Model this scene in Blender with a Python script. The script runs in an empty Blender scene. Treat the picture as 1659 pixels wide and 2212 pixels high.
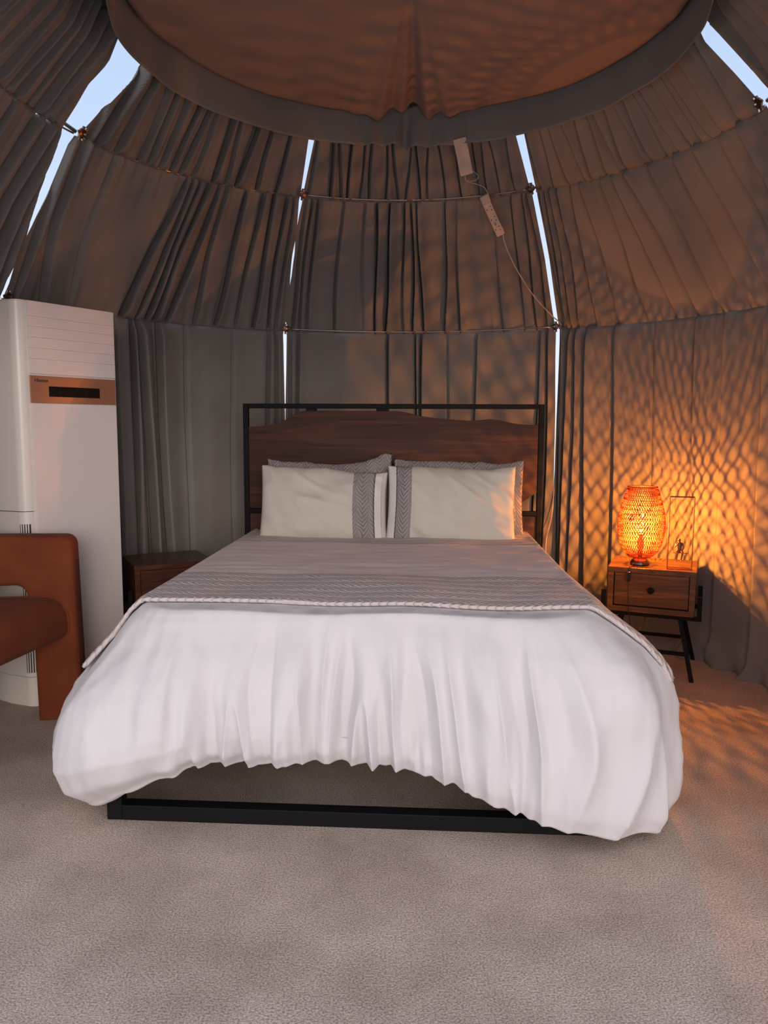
import bpy, bmesh, math, random
import numpy as np
from mathutils import Vector, Matrix, noise
PI = math.pi
S = bpy.context.scene
C = bpy.context.collection
random.seed(7)

# ---------------------------------------------------------------- camera
pitch, roll, H_CAM = math.radians(6.56), 0.0045, 1.3
fwd = Vector((0, math.cos(pitch), -math.sin(pitch)))
up0 = Vector((0, math.sin(pitch), math.cos(pitch)))
r0 = Vector((1, 0, 0))
R_ = r0 * math.cos(roll) + up0 * math.sin(roll)
U_ = up0 * math.cos(roll) - r0 * math.sin(roll)
cam = bpy.data.cameras.new('camera')
cam.sensor_fit = 'HORIZONTAL'; cam.sensor_width = 36.0; cam.lens = 36.0 * 1661 / 1659
cam.clip_start = 0.05
co = bpy.data.objects.new('camera', cam); C.objects.link(co)
M3 = Matrix((R_, U_, -fwd)).transposed()
co.matrix_world = Matrix.Translation((0, 0, H_CAM)) @ M3.to_4x4()
S.camera = co

# ---------------------------------------------------------------- sky, sun, exposure
S.view_settings.view_transform = 'Standard'
S.view_settings.look = 'None'
S.view_settings.gamma = 1.0
S.view_settings.use_curve_mapping = False
S.view_settings.exposure = 0.0
W = bpy.data.worlds.new('evening_sky'); S.world = W; W.use_nodes = True
nt = W.node_tree; nt.nodes.clear()
def N(nt, t, **k):
    n = nt.nodes.new(t)
    for a, b in k.items():
        if a == 'inp':
            for i, v in b.items(): n.inputs[i].default_value = v
        else: setattr(n, a, b)
    return n
def L(nt, a, b): nt.links.new(a, b)
tc = N(nt, 'ShaderNodeTexCoord'); sp = N(nt, 'ShaderNodeSeparateXYZ'); L(nt, tc.outputs['Generated'], sp.inputs[0])
rz = N(nt, 'ShaderNodeValToRGB'); L(nt, sp.outputs['Z'], rz.inputs[0])
cr = rz.color_ramp; cr.elements[0].position = 0.0; cr.elements[0].color = (0.95, 0.97, 1.0, 1)
cr.elements[1].position = 1.0; cr.elements[1].color = (0.30, 0.45, 0.85, 1)
e = cr.elements.new(0.30); e.color = (0.60, 0.75, 1.0, 1)
e = cr.elements.new(0.55); e.color = (0.48, 0.63, 0.95, 1)
ry = N(nt, 'ShaderNodeMapRange', inp={1: 0.35, 2: -1.0, 3: 0.0, 4: 1.0}); ry.interpolation_type = 'SMOOTHSTEP'
L(nt, sp.outputs['Y'], ry.inputs[0])
mx = N(nt, 'ShaderNodeMix', data_type='RGBA'); L(nt, ry.outputs[0], mx.inputs[0])
L(nt, rz.outputs[0], mx.inputs[6]); mx.inputs[7].default_value = (1.30, 1.25, 1.30, 1)
bg = N(nt, 'ShaderNodeBackground', inp={1: 1.0}); L(nt, mx.outputs[2], bg.inputs[0])
wo = N(nt, 'ShaderNodeOutputWorld'); L(nt, bg.outputs[0], wo.inputs[0])

sun = bpy.data.lights.new('evening_sun', 'SUN'); sun.energy = 0.95; sun.angle = math.radians(22); sun.color = (1.0, 0.85, 0.73)
so = bpy.data.objects.new('evening_sun', sun); C.objects.link(so)
so.rotation_euler = Vector((-0.16, 0.97, -0.165)).to_track_quat('-Z', 'Y').to_euler()

# ---------------------------------------------------------------- materials
def mat(name, col, rough=0.8, metal=0.0, spec=0.5, sheen=0.0, emit=None, es=0.0, coat=0.0):
    m = bpy.data.materials.new(name); m.use_nodes = True
    b = m.node_tree.nodes['Principled BSDF']
    b.inputs['Base Color'].default_value = (*col, 1); b.inputs['Roughness'].default_value = rough
    b.inputs['Metallic'].default_value = metal; b.inputs['Specular IOR Level'].default_value = spec
    b.inputs['Sheen Weight'].default_value = sheen; b.inputs['Coat Weight'].default_value = coat
    if emit: b.inputs['Emission Color'].default_value = (*emit, 1); b.inputs['Emission Strength'].default_value = es
    return m
def bsdf(m): return m.node_tree.nodes['Principled BSDF']
def vary(m, c1, c2, scale, detail=3, coord='Object', sc3=None, lo=0.35, hi=0.65, rough=0.5):
    t = m.node_tree; tc = N(t, 'ShaderNodeTexCoord'); mp = N(t, 'ShaderNodeMapping')
    if sc3: mp.inputs['Scale'].default_value = sc3
    L(t, tc.outputs[coord], mp.inputs[0])
    n = N(t, 'ShaderNodeTexNoise'); n.inputs['Scale'].default_value = scale; n.inputs['Detail'].default_value = detail; n.inputs['Roughness'].default_value = rough
    L(t, mp.outputs[0], n.inputs['Vector'])
    r = N(t, 'ShaderNodeValToRGB'); r.color_ramp.elements[0].position = lo; r.color_ramp.elements[1].position = hi
    r.color_ramp.elements[0].color = (*c1, 1); r.color_ramp.elements[1].color = (*c2, 1)
    L(t, n.outputs['Fac'], r.inputs[0]); L(t, r.outputs[0], bsdf(m).inputs['Base Color'])
    return n, r
def bump(m, scale, strength, dist=0.002, detail=2, coord='Object', sc3=None):
    t = m.node_tree; tc = N(t, 'ShaderNodeTexCoord'); mp = N(t, 'ShaderNodeMapping')
    if sc3: mp.inputs['Scale'].default_value = sc3
    L(t, tc.outputs[coord], mp.inputs[0])
    n = N(t, 'ShaderNodeTexNoise'); n.inputs['Scale'].default_value = scale; n.inputs['Detail'].default_value = detail
    L(t, mp.outputs[0], n.inputs['Vector'])
    b = N(t, 'ShaderNodeBump'); b.inputs['Strength'].default_value = strength; b.inputs['Distance'].default_value = dist
    L(t, n.outputs['Fac'], b.inputs['Height']); L(t, b.outputs[0], bsdf(m).inputs['Normal'])
    return b

m_drape = mat('taupe_drape', (0.2, 0.19, 0.175), 0.92, spec=0.15, sheen=0.05); vary(m_drape, (0.225, 0.212, 0.198), (0.265, 0.25, 0.235), 2.5); bump(m_drape, 700, 0.15, 0.0006)
m_canopy = mat('pinkish_beige_cloth', (0.32, 0.225, 0.185), 0.92, spec=0.15, sheen=0.05); bump(m_canopy, 700, 0.15, 0.0006)
m_carpet = mat('beige_carpet', (0.36, 0.30, 0.26), 0.97, spec=0.05, sheen=0.1)
def carpet_nodes():
    t = m_carpet.node_tree; tc = N(t, 'ShaderNodeTexCoord')
    a = N(t, 'ShaderNodeTexNoise'); a.inputs['Scale'].default_value = 2.6; a.inputs['Detail'].default_value = 5; a.inputs['Roughness'].default_value = 0.6
    b = N(t, 'ShaderNodeTexNoise'); b.inputs['Scale'].default_value = 190; b.inputs['Detail'].default_value = 3
    L(t, tc.outputs['Object'], a.inputs['Vector']); L(t, tc.outputs['Object'], b.inputs['Vector'])
    r = N(t, 'ShaderNodeValToRGB'); r.color_ramp.elements[0].position = .36; r.color_ramp.elements[1].position = .62
    r.color_ramp.elements[0].color = (.52, .40, .32, 1); r.color_ramp.elements[1].color = (.70, .555, .455, 1)
    L(t, a.outputs['Fac'], r.inputs[0])
    r2 = N(t, 'ShaderNodeValToRGB'); r2.color_ramp.elements[0].position = .35; r2.color_ramp.elements[1].position = .65
    r2.color_ramp.elements[0].color = (.55, .55, .55, 1); r2.color_ramp.elements[1].color = (1.15, 1.15, 1.15, 1)
    L(t, b.outputs['Fac'], r2.inputs[0])
    mm = N(t, 'ShaderNodeMix', data_type='RGBA', blend_type='MULTIPLY'); mm.inputs[0].default_value = 1
    L(t, r.outputs[0], mm.inputs[6]); L(t, r2.outputs[0], mm.inputs[7]); L(t, mm.outputs[2], bsdf(m_carpet).inputs['Base Color'])
    bp = N(t, 'ShaderNodeBump'); bp.inputs['Strength'].default_value = .9; bp.inputs['Distance'].default_value = .006
    L(t, b.outputs['Fac'], bp.inputs['Height']); L(t, bp.outputs[0], bsdf(m_carpet).inputs['Normal'])
carpet_nodes()
m_black = mat('black_metal', (0.006, 0.006, 0.007), 0.6, spec=0.15)
def wood(name, c1, c2, rough=0.45, sc=(0.9, 6, 14), coat=0.0):
    m = mat(name, c1, rough, coat=coat); t = m.node_tree
    tc = N(t, 'ShaderNodeTexCoord'); mp = N(t, 'ShaderNodeMapping'); mp.inputs['Scale'].default_value = sc; L(t, tc.outputs['Object'], mp.inputs[0])
    n = N(t, 'ShaderNodeTexNoise'); n.inputs['Scale'].default_value = 1.3; n.inputs['Detail'].default_value = 4; n.inputs['Distortion'].default_value = 0.6
    L(t, mp.outputs[0], n.inputs['Vector'])
    w = N(t, 'ShaderNodeMath', operation='MULTIPLY', inp={1: 22.0}); L(t, n.outputs['Fac'], w.inputs[0])
    s = N(t, 'ShaderNodeMath', operation='SINE'); L(t, w.outputs[0], s.inputs[0])
    mp2 = N(t, 'ShaderNodeMapping'); mp2.inputs['Scale'].default_value = (sc[0]*5, sc[1]*22, sc[2]*22); L(t, tc.outputs['Object'], mp2.inputs[0])
    n2 = N(t, 'ShaderNodeTexNoise'); n2.inputs['Scale'].default_value = 1.0; n2.inputs['Detail'].default_value = 3; L(t, mp2.outputs[0], n2.inputs['Vector'])
    a = N(t, 'ShaderNodeMath', operation='MULTIPLY_ADD', inp={1: 0.22, 2: 0.0}); L(t, s.outputs[0], a.inputs[0]); 
    a2 = N(t, 'ShaderNodeMath', operation='ADD'); L(t, a.outputs[0], a2.inputs[0]); L(t, n2.outputs['Fac'], a2.inputs[1])
    r = N(t, 'ShaderNodeValToRGB'); r.color_ramp.elements[0].position = .2; r.color_ramp.elements[1].position = .8
    r.color_ramp.elements[0].color = (*c1, 1); r.color_ramp.elements[1].color = (*c2, 1)
    L(t, a2.outputs[0], r.inputs[0]); L(t, r.outputs[0], bsdf(m).inputs['Base Color'])
    return m
m_head = wood('walnut_slab', (0.036, 0.011, 0.005), (0.085, 0.026, 0.011), 0.7)
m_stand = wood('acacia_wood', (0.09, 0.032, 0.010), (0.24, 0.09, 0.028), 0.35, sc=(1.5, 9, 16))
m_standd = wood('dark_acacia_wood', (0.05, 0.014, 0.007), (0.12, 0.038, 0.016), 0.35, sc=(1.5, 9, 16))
m_duvet = mat('white_cotton', (0.69, 0.665, 0.685), 0.75, spec=0.2, sheen=0.15); bump(m_duvet, 6, 0.8, 0.03, 1.5, sc3=(1.7, 1.2, .5))
m_cream = mat('cream_cotton', (0.62, 0.585, 0.53), 0.85, spec=0.15, sheen=0.1); bump(m_cream, 20, 0.25, 0.006, 3)
m_white = mat('white_trim_cotton', (0.75, 0.72, 0.72), 0.8, spec=0.2)
m_sheet = mat('white_sheet', (0.7, 0.68, 0.68), 0.8, spec=0.2); bump(m_sheet, 12, 0.3, 0.008, 3)
def quilt(name, c, plain=None, axis='XY', scale=1.0):
    """quilted cloth: rows of slanted leaf shaped ridges; optional plain band between two y positions"""
    m = mat(name, c, 0.85, spec=0.15, sheen=0.15); t = m.node_tree
    tc = N(t, 'ShaderNodeTexCoord'); sp = N(t, 'ShaderNodeSeparateXYZ'); L(t, tc.outputs['Object'], sp.inputs[0])
    X = sp.outputs[0]; Y = sp.outputs[1 if axis == 'XY' else 2]
    if axis == 'ZX': X, Y = sp.outputs[2], sp.outputs[0]
    ns = N(t, 'ShaderNodeTexNoise'); ns.inputs['Scale'].default_value = 9; L(t, tc.outputs['Object'], ns.inputs['Vector'])
    def M(op, a, b=None, c=None):
        n = N(t, 'ShaderNodeMath', operation=op)
        for i, v in enumerate((a, b, c)):
            if v is None: continue
            if isinstance(v, (int, float)): n.inputs[i].default_value = v
            else: L(t, v, n.inputs[i])
        return n.outputs[0]
    band = M('MULTIPLY', Y, 13.0 * scale)
    band = M('ADD', band, M('MULTIPLY', ns.outputs['Fac'], 0.5))
    pp = M('PINGPONG', band, 0.5)                       # 0..0.5..0 across a band
    ph = M('ADD', M('MULTIPLY', X, 34.0 * scale), M('MULTIPLY', pp, 3.4))
    ph = M('ADD', ph, M('MULTIPLY', ns.outputs['Fac'], 1.5))
    s = M('ABSOLUTE', M('SINE', M('MULTIPLY', ph, PI)))
    s = M('POWER', s, 0.5)
    s2 = M('POWER', M('MULTIPLY', pp, 2.0), 0.4)
    h = M('MULTIPLY', s, s2)
    bp = N(t, 'ShaderNodeBump'); bp.inputs['Distance'].default_value = .010; bp.inputs['Strength'].default_value = 0.9
    L(t, h, bp.inputs['Height'])
    if plain:
        k = M('MULTIPLY', M('GREATER_THAN', Y, plain[0]), M('LESS_THAN', Y, plain[1]))
        h2 = M('MULTIPLY', h, M('SUBTRACT', 1.0, k)); L(t, h2, bp.inputs['Height'])
        mx = N(t, 'ShaderNodeMix', data_type='RGBA'); mx.inputs[6].default_value = (*c, 1); mx.inputs[7].default_value = (c[0]*1.12, c[1]*1.06, c[2]*1.1, 1)
        L(t, k, mx.inputs[0]); L(t, mx.outputs[2], bsdf(m).inputs['Base Color'])
    L(t, bp.outputs[0], bsdf(m).inputs['Normal'])
    return m
m_cover = quilt('mauve_quilt', (0.64, 0.565, 0.56), plain=(0.60, 1.40))
m_sham = quilt('mauve_quilt_sham', (0.36, 0.325, 0.33), axis='ZX', scale=1.2)
m_ac = mat('white_plastic_gloss', (0.74, 0.70, 0.66), 0.3, spec=0.5)
m_acp = mat('white_panel', (0.78, 0.71, 0.70), 0.5, spec=0.4)
m_gold = mat('rose_gold_panel', (0.50, 0.27, 0.17), 0.4, metal=0.6)
m_dark = mat('dark_plastic', (0.012, 0.011, 0.012), 0.35)
m_screen = mat('black_glass', (0.006, 0.006, 0.007), 0.15)
m_grey = mat('grey_print', (0.05, 0.035, 0.03), 0.6)
m_terra = mat('terracotta_velvet', (0.18, 0.045, 0.018), 0.9, spec=0.1, sheen=0.04); vary(m_terra, (0.155, 0.038, 0.016), (0.20, 0.053, 0.023), 5, 4); bump(m_terra, 420, 0.3, 0.001)
m_steel = mat('galvanised_steel', (0.55, 0.50, 0.46), 0.3, metal=1.0)
m_bronze = mat('bronze_bolts', (0.20, 0.12, 0.09), 0.35, metal=1.0)
m_wire = mat('copper_wire', (0.55, 0.27, 0.15), 0.25, metal=1.0)
m_fig = mat('bronze_figure', (0.42, 0.20, 0.12), 0.3, metal=0.9)
m_bamboo = mat('red_bamboo_strip', (0.36, 0.045, 0.018), 0.5)
def make_translucent(m, col, f):
    t = m.node_tree; tr = N(t, 'ShaderNodeBsdfTranslucent'); tr.inputs[0].default_value = (*col, 1)
    mx = N(t, 'ShaderNodeMixShader'); mx.inputs[0].default_value = f; o = [n for n in t.nodes if n.type == 'OUTPUT_MATERIAL'][0]
    L(t, bsdf(m).outputs[0], mx.inputs[1]); L(t, tr.outputs[0], mx.inputs[2]); L(t, mx.outputs[0], o.inputs['Surface'])
make_translucent(m_bamboo, (.8, .05, .01), .03)
m_plw = mat('white_socket_plastic', (0.62, 0.52, 0.46), 0.45)
m_hole = mat('socket_slot', (0.03, 0.015, 0.01), 0.8)
m_fil = mat('glowing_filament', (1, 0.6, 0.2), 0.5, emit=(1.0, 0.30, 0.03), es=98000)
m_lampb = mat('brushed_dark_metal', (0.16, 0.12, 0.11), 0.3, metal=0.9)

# ---------------------------------------------------------------- helpers
def link(name, me, m, parent=None, smooth=False):
    o = bpy.data.objects.new(name, me); C.objects.link(o)
    if m: me.materials.append(m)
    if parent: o.parent = parent
    if smooth:
        for p in me.polygons: p.use_smooth = True
    return o
def obj(name, bm, m, parent=None, smooth=False, auto=None):
    me = bpy.data.meshes.new(name)
    bmesh.ops.recalc_face_normals(bm, faces=bm.faces[:])
    if auto is not None:
        for f in bm.faces: f.smooth = True
        for e in bm.edges:
            if len(e.link_faces) == 2 and e.calc_face_angle(0) > auto: e.smooth = False
    bm.to_mesh(me); bm.free()
    return link(name, me, m, parent, smooth)
def grid_mesh(name, P, m, parent=None, close_u=False, close_v=False, smooth=True):
    """P: numpy (nv, nu, 3)"""
    nv, nu, _ = P.shape
    me = bpy.data.meshes.new(name)
    f = []
    for j in range(nv - (0 if close_v else 1)):
        j2 = (j + 1) % nv
        for i in range(nu - (0 if close_u else 1)):
            i2 = (i + 1) % nu
            f.append((j*nu+i, j*nu+i2, j2*nu+i2, j2*nu+i))
    me.from_pydata(P.reshape(-1, 3).tolist(), [], f); me.update()
    return link(name, me, m, parent, smooth)
def empty(name, loc, rz=0.0, label=None, cat=None, group=None):
    o = bpy.data.objects.new(name, None); C.objects.link(o); o.location = loc; o.rotation_euler = (0, 0, rz)
    o.empty_display_size = .05
    tag(o, label, cat, group); return o
def tag(o, label=None, cat=None, group=None, kind=None):
    if label: o['label'] = label
    if cat: o['category'] = cat
    if group: o['group'] = group
    if kind: o['kind'] = kind
    return o
def box(bm, c, s, M=None, bev=0.0, seg=2):
    r = bmesh.ops.create_cube(bm, size=1.0)
    vs = r['verts']
    for v in vs: v.co = Vector((v.co.x*s[0], v.co.y*s[1], v.co.z*s[2]))
    if bev > 0:
        es = list({e for v in vs for e in v.link_edges})
        rr = bmesh.ops.bevel(bm, geom=es, offset=bev, segments=seg, affect='EDGES', profile=0.5)
        vs = list(set(v for v in rr['verts']) | set(v for v in vs if v.is_valid))
    for v in vs:
        v.co = v.co + Vector(c) if M is None else M @ (v.co) + Vector(c)
    return vs
def tube(bm, pts, r, seg=8, closed=False, flat=1.0, caps=True):
    pts = [Vector(p) for p in pts]; n = len(pts); rings = []
    rr = r if hasattr(r, '__len__') else [r]*n
    prev = None
    for i, p in enumerate(pts):
        a = pts[(i-1) % n] if (i > 0 or closed) else p
        b = pts[(i+1) % n] if (i < n-1 or closed) else p
        t = (b - a).normalized()
        if prev is None:
            x = t.orthogonal().normalized()
        else:
            x = (prev - t * prev.dot(t)).normalized()
        prev = x; y = t.cross(x)
        rings.append([bm.verts.new(p + (x*math.cos(2*PI*k/seg) + y*math.sin(2*PI*k/seg)*flat)*rr[i]) for k in range(seg)])
    for i in range(n if closed else n-1):
        A, B = rings[i], rings[(i+1) % n]
        for k in range(seg): bm.faces.new((A[k], A[(k+1) % seg], B[(k+1) % seg], B[k]))
    if caps and not closed:
        bm.faces.new(rings[0][::-1]); bm.faces.new(rings[-1])
def lathe(bm, prof, seg=32, c=(0, 0, 0)):
    rings = []
    for r, z in prof:
        rings.append([bm.verts.new((c[0]+max(r, 1e-4)*math.cos(2*PI*k/seg), c[1]+max(r, 1e-4)*math.sin(2*PI*k/seg), c[2]+z)) for k in range(seg)])
    for A, B in zip(rings, rings[1:]):
        for k in range(seg): bm.faces.new((A[k], A[(k+1) % seg], B[(k+1) % seg], B[k]))
    bm.faces.new(rings[0][::-1]); bm.faces.new(rings[-1])
def prism(bm, pts, y0, y1, bev=0.0):
    """pts in x,z ; extruded from y0 to y1"""
    vs = [bm.verts.new((x, y0, z)) for x, z in pts]
    f = bm.faces.new(vs)
    r = bmesh.ops.extrude_face_region(bm, geom=[f])
    nv = [g for g in r['geom'] if isinstance(g, bmesh.types.BMVert)]
    for v in nv: v.co.y = y1
    if bev > 0:
        es = [e for e in bm.edges if e.is_boundary is False and abs(e.verts[0].co.y - e.verts[1].co.y) < 1e-6]
        bmesh.ops.bevel(bm, geom=es, offset=bev, segments=2, affect='EDGES', profile=0.5)
NB = bmesh.new
def sstep(a, b, x):
    t = np.clip((x - a) / (b - a), 0, 1); return t*t*(3-2*t)
def nz(x, y, z=0.0): return noise.noise(Vector((x, y, z)))
def nz_arr(X, Y, Z):
    X, Y, Z = np.broadcast_arrays(X, Y, Z); out = np.empty(X.size)
    xf, yf, zf = X.ravel(), Y.ravel(), Z.ravel()
    for i in range(X.size): out[i] = noise.noise((xf[i], yf[i], zf[i]))
    return out.reshape(X.shape)

# ---------------------------------------------------------------- setting: floor and tent lining
bm = NB(); 
nx = 60
bmesh.ops.create_grid(bm, x_segments=4, y_segments=4, size=1.0)
for v in bm.verts: v.co = Vector((v.co.x*3.2, v.co.y*3.6 + 2.2, 0))
fl = obj('floor', bm, m_carpet); tag(fl, 'beige carpet covering the tent floor', kind='structure')

CX, CY = 0.034, 3.174
SEAM = [-122.7, -71.3, -19.9, 31.4, 85.4, 134.3]
def prof_r(z):
    return np.interp(z, [0, 1.35, 1.9, 2.27, 2.6, 2.85, 2.97, 3.05], [2.02, 2.01, 1.995, 1.78, 1.53, 1.29, 1.22, 1.20])
# gaps in metres either side of a seam: tables of (z, left gap, right gap); left = lower azimuth side
GAP = {
 -71.3: [(0, 0.01, -0.01), (1.9, 0.025, 0.0), (1.96, 0.03, 0.005), (2.1, -0.01, -0.01), (2.22, 0.01, 0.01), (2.4, 0.06, 0.03), (2.6, 0.09, 0.014), (2.72, 0.085, 0.055), (2.86, 0.075, 0.12), (3.0, .07, .15)],
 -19.9: [(0, -.01, -.01), (1.2, 0.000, -0.000), (1.42, 0.003, 0.004), (1.65, 0.008, 0.010), (1.88, 0.012, 0.014), (1.9, .006, .008), (1.93, 0.004, 0.006), (1.96, -0.006, -.006), (2.1, -0.004, -0.004), (2.2, 0.003, 0.006), (2.32, 0.006, 0.008), (2.42, -0.004, -0.002), (2.50, 0.004, 0.003), (2.57, 0.010, 0.010), (2.62, 0.008, 0.008), (2.86, 0.014, 0.020), (3.0, .02, .02)],
 31.4: [(0, -.006, -.006), (0.9, 0.001, 0.001), (1.35, 0.003, 0.003), (1.7, 0.010, 0.009), (1.88, 0.010, 0.012), (2.0, 0.013, 0.012), (2.3, 0.012, 0.012), (2.57, 0.012, 0.012), (2.62, 0.015, 0.015), (2.86, 0.022, 0.020), (3.0, .02, .02)],
 85.4: [(0, -.01, .01), (1.9, 0.0, 0.02), (2.25, 0.01, 0.02), (2.6, 0.02, 0.085), (2.72, .035, .06), (2.86, 0.06, 0.035), (3.0, .06, .02)],
 -122.7: [(0, 0, 0), (3.0, .02, .02)], 134.3: [(0, 0, 0), (3.0, .02, .02)]}
def gap(a, z, side):
    t = GAP[a]; return np.interp(z, [q[0] for q in t], [q[1+side] for q in t])
def pleats(azd, v, lst):
    """folds of the cloth: (azimuth deg, amplitude, width deg, amp bottom, amp top, drift deg)"""
    d = np.zeros_like(azd); sh = np.zeros_like(azd)
    for a, amp, w, b, t, dr in lst:
        x = azd - (a + dr*(v-.5) + .25*np.sin(v*5+a))
        f = np.where(x > 0, np.exp(-x/w), np.exp(x/(w*.16)))
        env = b + (t-b)*v
        d += amp*env*f
        sh -= (amp/.05)*env*.55*np.where(x > 0, np.exp(-x/w), np.exp(x/(w*.35)))
        x2 = azd - (a - w*.55 + dr*(v-.5))
        d -= .45*amp*env*np.exp(-(x2/(w*.45))**2)
        d -= 1.0*amp*env*np.exp(-((x + .12*w + .38)/.24)**2)
    return d, sh
def curtain(name, a0, a1, z0, z1, lst, label, puddle=False, nu=560, nvv=46, off0=0.0, off1=0.0, sag=0.0, seed=0, noise_amp=.014, gather=(0, 0)):
    u = np.linspace(0, 1, nu); v = np.linspace(0, 1, nvv)
    Ug, Vg = np.meshgrid(u, v)
    Z = z0 + (z1-z0)*Vg
    Rr = prof_r(Z) + off0*(1-Vg) + off1*Vg + sag*np.sin(PI*Vg)
    gl = gap(a0, Z, 1)/Rr*180/PI; gr = gap(a1, Z, 0)/Rr*180/PI
    A = (a0 + gl) + ((a1 - gr) - (a0 + gl))*Ug
    n1 = nz_arr(A*.16, Z*.55, seed*3.1); n2 = nz_arr(A*.45, Z*1.0, seed*5.7+9)
    D, SH = pleats(A, Vg, lst); D = D + noise_amp*n1 + noise_amp*.22*n2
    endf = (1-Vg)**6*gather[0] + Vg**6*gather[1]
    if gather[0] or gather[1]:
        g = nz_arr(A*.9, Z*.3, seed+40)
        D = D + .012*endf*(g + .5*np.sin(A*2.3+3*n1))
    edge = np.minimum(sstep(0, .035, Ug), sstep(0, .035, 1-Ug))
    D = D*(.35+.65*edge); e2 = np.minimum(sstep(.02, .09, Ug), sstep(.02, .09, 1-Ug)); A = A + SH*e2
    ends = np.minimum(sstep(0, .05, Vg)*.6+.4, sstep(0, .05, 1-Vg)*.6+.4)
    D = D*ends
    if puddle:
        low = np.clip(1 - Z/.16, 0, 1)
        D = D + low**1.5*(.07 + .05*nz_arr(A*.25, Z*6, seed+5)) + low*.02*np.sin(A*1.1+Z*40)
        Z = np.maximum(Z - .004, 0.0)
    Rr = Rr - D
    a = np.radians(A)
    P = np.stack([CX + Rr*np.sin(a), CY + Rr*np.cos(a), Z], -1)
    o = grid_mesh(name, P, m_drape)
    md = o.modifiers.new('thick', 'SOLIDIFY'); md.thickness = .002; md.offset = 1
    tag(o, label, 'curtain', 'taupe lining curtains of the tent')
    return o
rnd = random.Random(3)
def rp(a0, a1, n, amp=(.015, .05), w=(.8, 2.4), mode=0):
    out = []
    for _ in range(n):
        a = rnd.uniform(a0+1, a1-1); k = rnd.random()
        b, t = ((1, .15) if k < .4 else (.2, 1) if k < .8 else (.9, .9))
        out.append((a, rnd.uniform(*amp), rnd.uniform(*w), b, t, rnd.uniform(-2, 2)))
    return out
low = {0: rp(-122, -72, 10), 
 1: [(-50.5, .03, 2.0, 1, 1, 0), (-46.9, .075, 1.2, 1.1, 1, -1.2), (-44.6, .075, 1.9, 1.0, 1.1, -2.6), (-41.6, .06, 2.2, .9, 1.1, -2.4), (-37.4, .018, 3, .5, 1.2, 0), (-22.6, .03, 1.2, .6, 1, 0), (-21.2, .03, .8, .6, 1, 0), (-29, .012, 3, .5, 1, 0), (-56, .04, 2, 1, 1, 0), (-63, .05, 2, 1, 1, 0)],
 2: [(-18.3, .03, .9, .5, 1, .3), (-16.9, .03, 1.2, .4, 1, 0), (0.6, .035, 1.3, .8, 1, -.4), (5.6, .035, .8, .9, 1, 0), (6.9, .04, 1.2, 1, 1, 0), (11.5, .012, 2.2, 1, .6, 0), (16.2, .02, 1.2, .8, 1, 1), (28.3, .035, 1.2, 1, .6, 0), (29.9, .03, .7, 1, 1, 0)],
 3: [(32.5, .05, .8, 1, 1, 0), (33.9, .06, 1.2, 1, 1, .4), (35.8, .055, 1.3, 1, .8, 0), (38.4, .06, 1.7, 1, 1, -.5), (43.3, .05, 2.0, 1.0, .9, -.8), (50, .012, 3, .6, 1, 0), (57.0, .02, 2, .5, 1, 0), (62.2, .03, 2, .7, 1, 0), (70, .05, 2, 1, 1, 0), (76, .05, 2, 1, 1, 0)],
 4: rp(84, 133, 10)}
mid = {0: rp(-122, -84, 8, (.02, .055), (1, 2.5)) + [(-80, .05, 1.6, 1, 1, 1), (-77.5, .05, 1.4, 1, 1, 1), (-75, .06, 1.6, 1, 1, .5), (-73.3, .05, 1, 1, 1, 0)],
 1: [(-69.5, .05, 1.0, .4, 1.1, -1), (-66.2, .05, 2.2, .5, 1.2, -5), (-60, .02, 3, .4, 1, -2), (-46.8, .07, 1.6, 1.1, .5, 5), (-44.8, .05, .9, 1, .6, 4), (-43.2, .06, .9, 1.1, .6, 4), (-41.6, .06, 1.0, 1.1, .7, 4), (-39.0, .06, 1.4, 1, .6, 4), (-36, .03, 1.6, 1, 1, 1), (-31.5, .05, 1.5, .9, 1, 1.5), (-28, .04, 1.3, .6, 1, 1), (-25, .05, 1.2, .8, 1, .5), (-22.6, .04, .8, 1, 1, 0), (-21.1, .03, .6, 1, 1, 0)],
 2: [(-18.2, .03, .7, 1, 1, 0), (-16.9, .03, .8, .7, 1, 0), (-15.3, .035, 1.0, .5, 1.1, -.5), (-10.0, .035, 1.7, .9, .6, 0), (-5.0, .02, 2, .4, 1, 0), (-2.2, .05, 1.0, .8, 1, -.4), (0.3, .055, 1.1, 1, .9, 1.0), (3.2, .035, .9, .4, 1, .4), (5.2, .05, .8, 1, .6, 0), (6.9, .06, .8, 1, 1, -.4), (12.0, .055, .9, 1.1, .8, 1.5), (14.2, .035, 1.2, 1, .2, 1), (22, .02, 2.3, .9, .1, 0), (26.3, .04, 1.2, .3, 1, 1.4), (28.6, .04, .9, .8, 1, .7), (30.1, .03, .6, 1, 1, 0)],
 3: [(32.7, .04, .6, 1, 1, 0), (33.8, .05, .8, 1, .9, .4), (35.4, .06, .8, 1.1, .9, .5), (37.1, .05, .9, 1.1, .9, .8), (39.5, .035, 1.3, .6, 1, .8), (43.2, .05, 1.2, .9, 1, -1.5), (47.5, .04, 1.3, .2, 1, -2), (51.5, .05, 1.2, .5, 1.1, -4), (55.5, .06, 1.8, .7, 1.2, -5.5), (60, .055, 2.0, .8, 1, -5), (65, .05, 2, .7, 1, -4), (70, .05, 2, .8, 1, -3), (75, .05, 2, 1, 1, -2), (79, .05, 1.5, 1, 1, -1)],
 4: rp(84, 133, 12, (.02, .055), (1, 2.5))}
upr = {}
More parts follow.
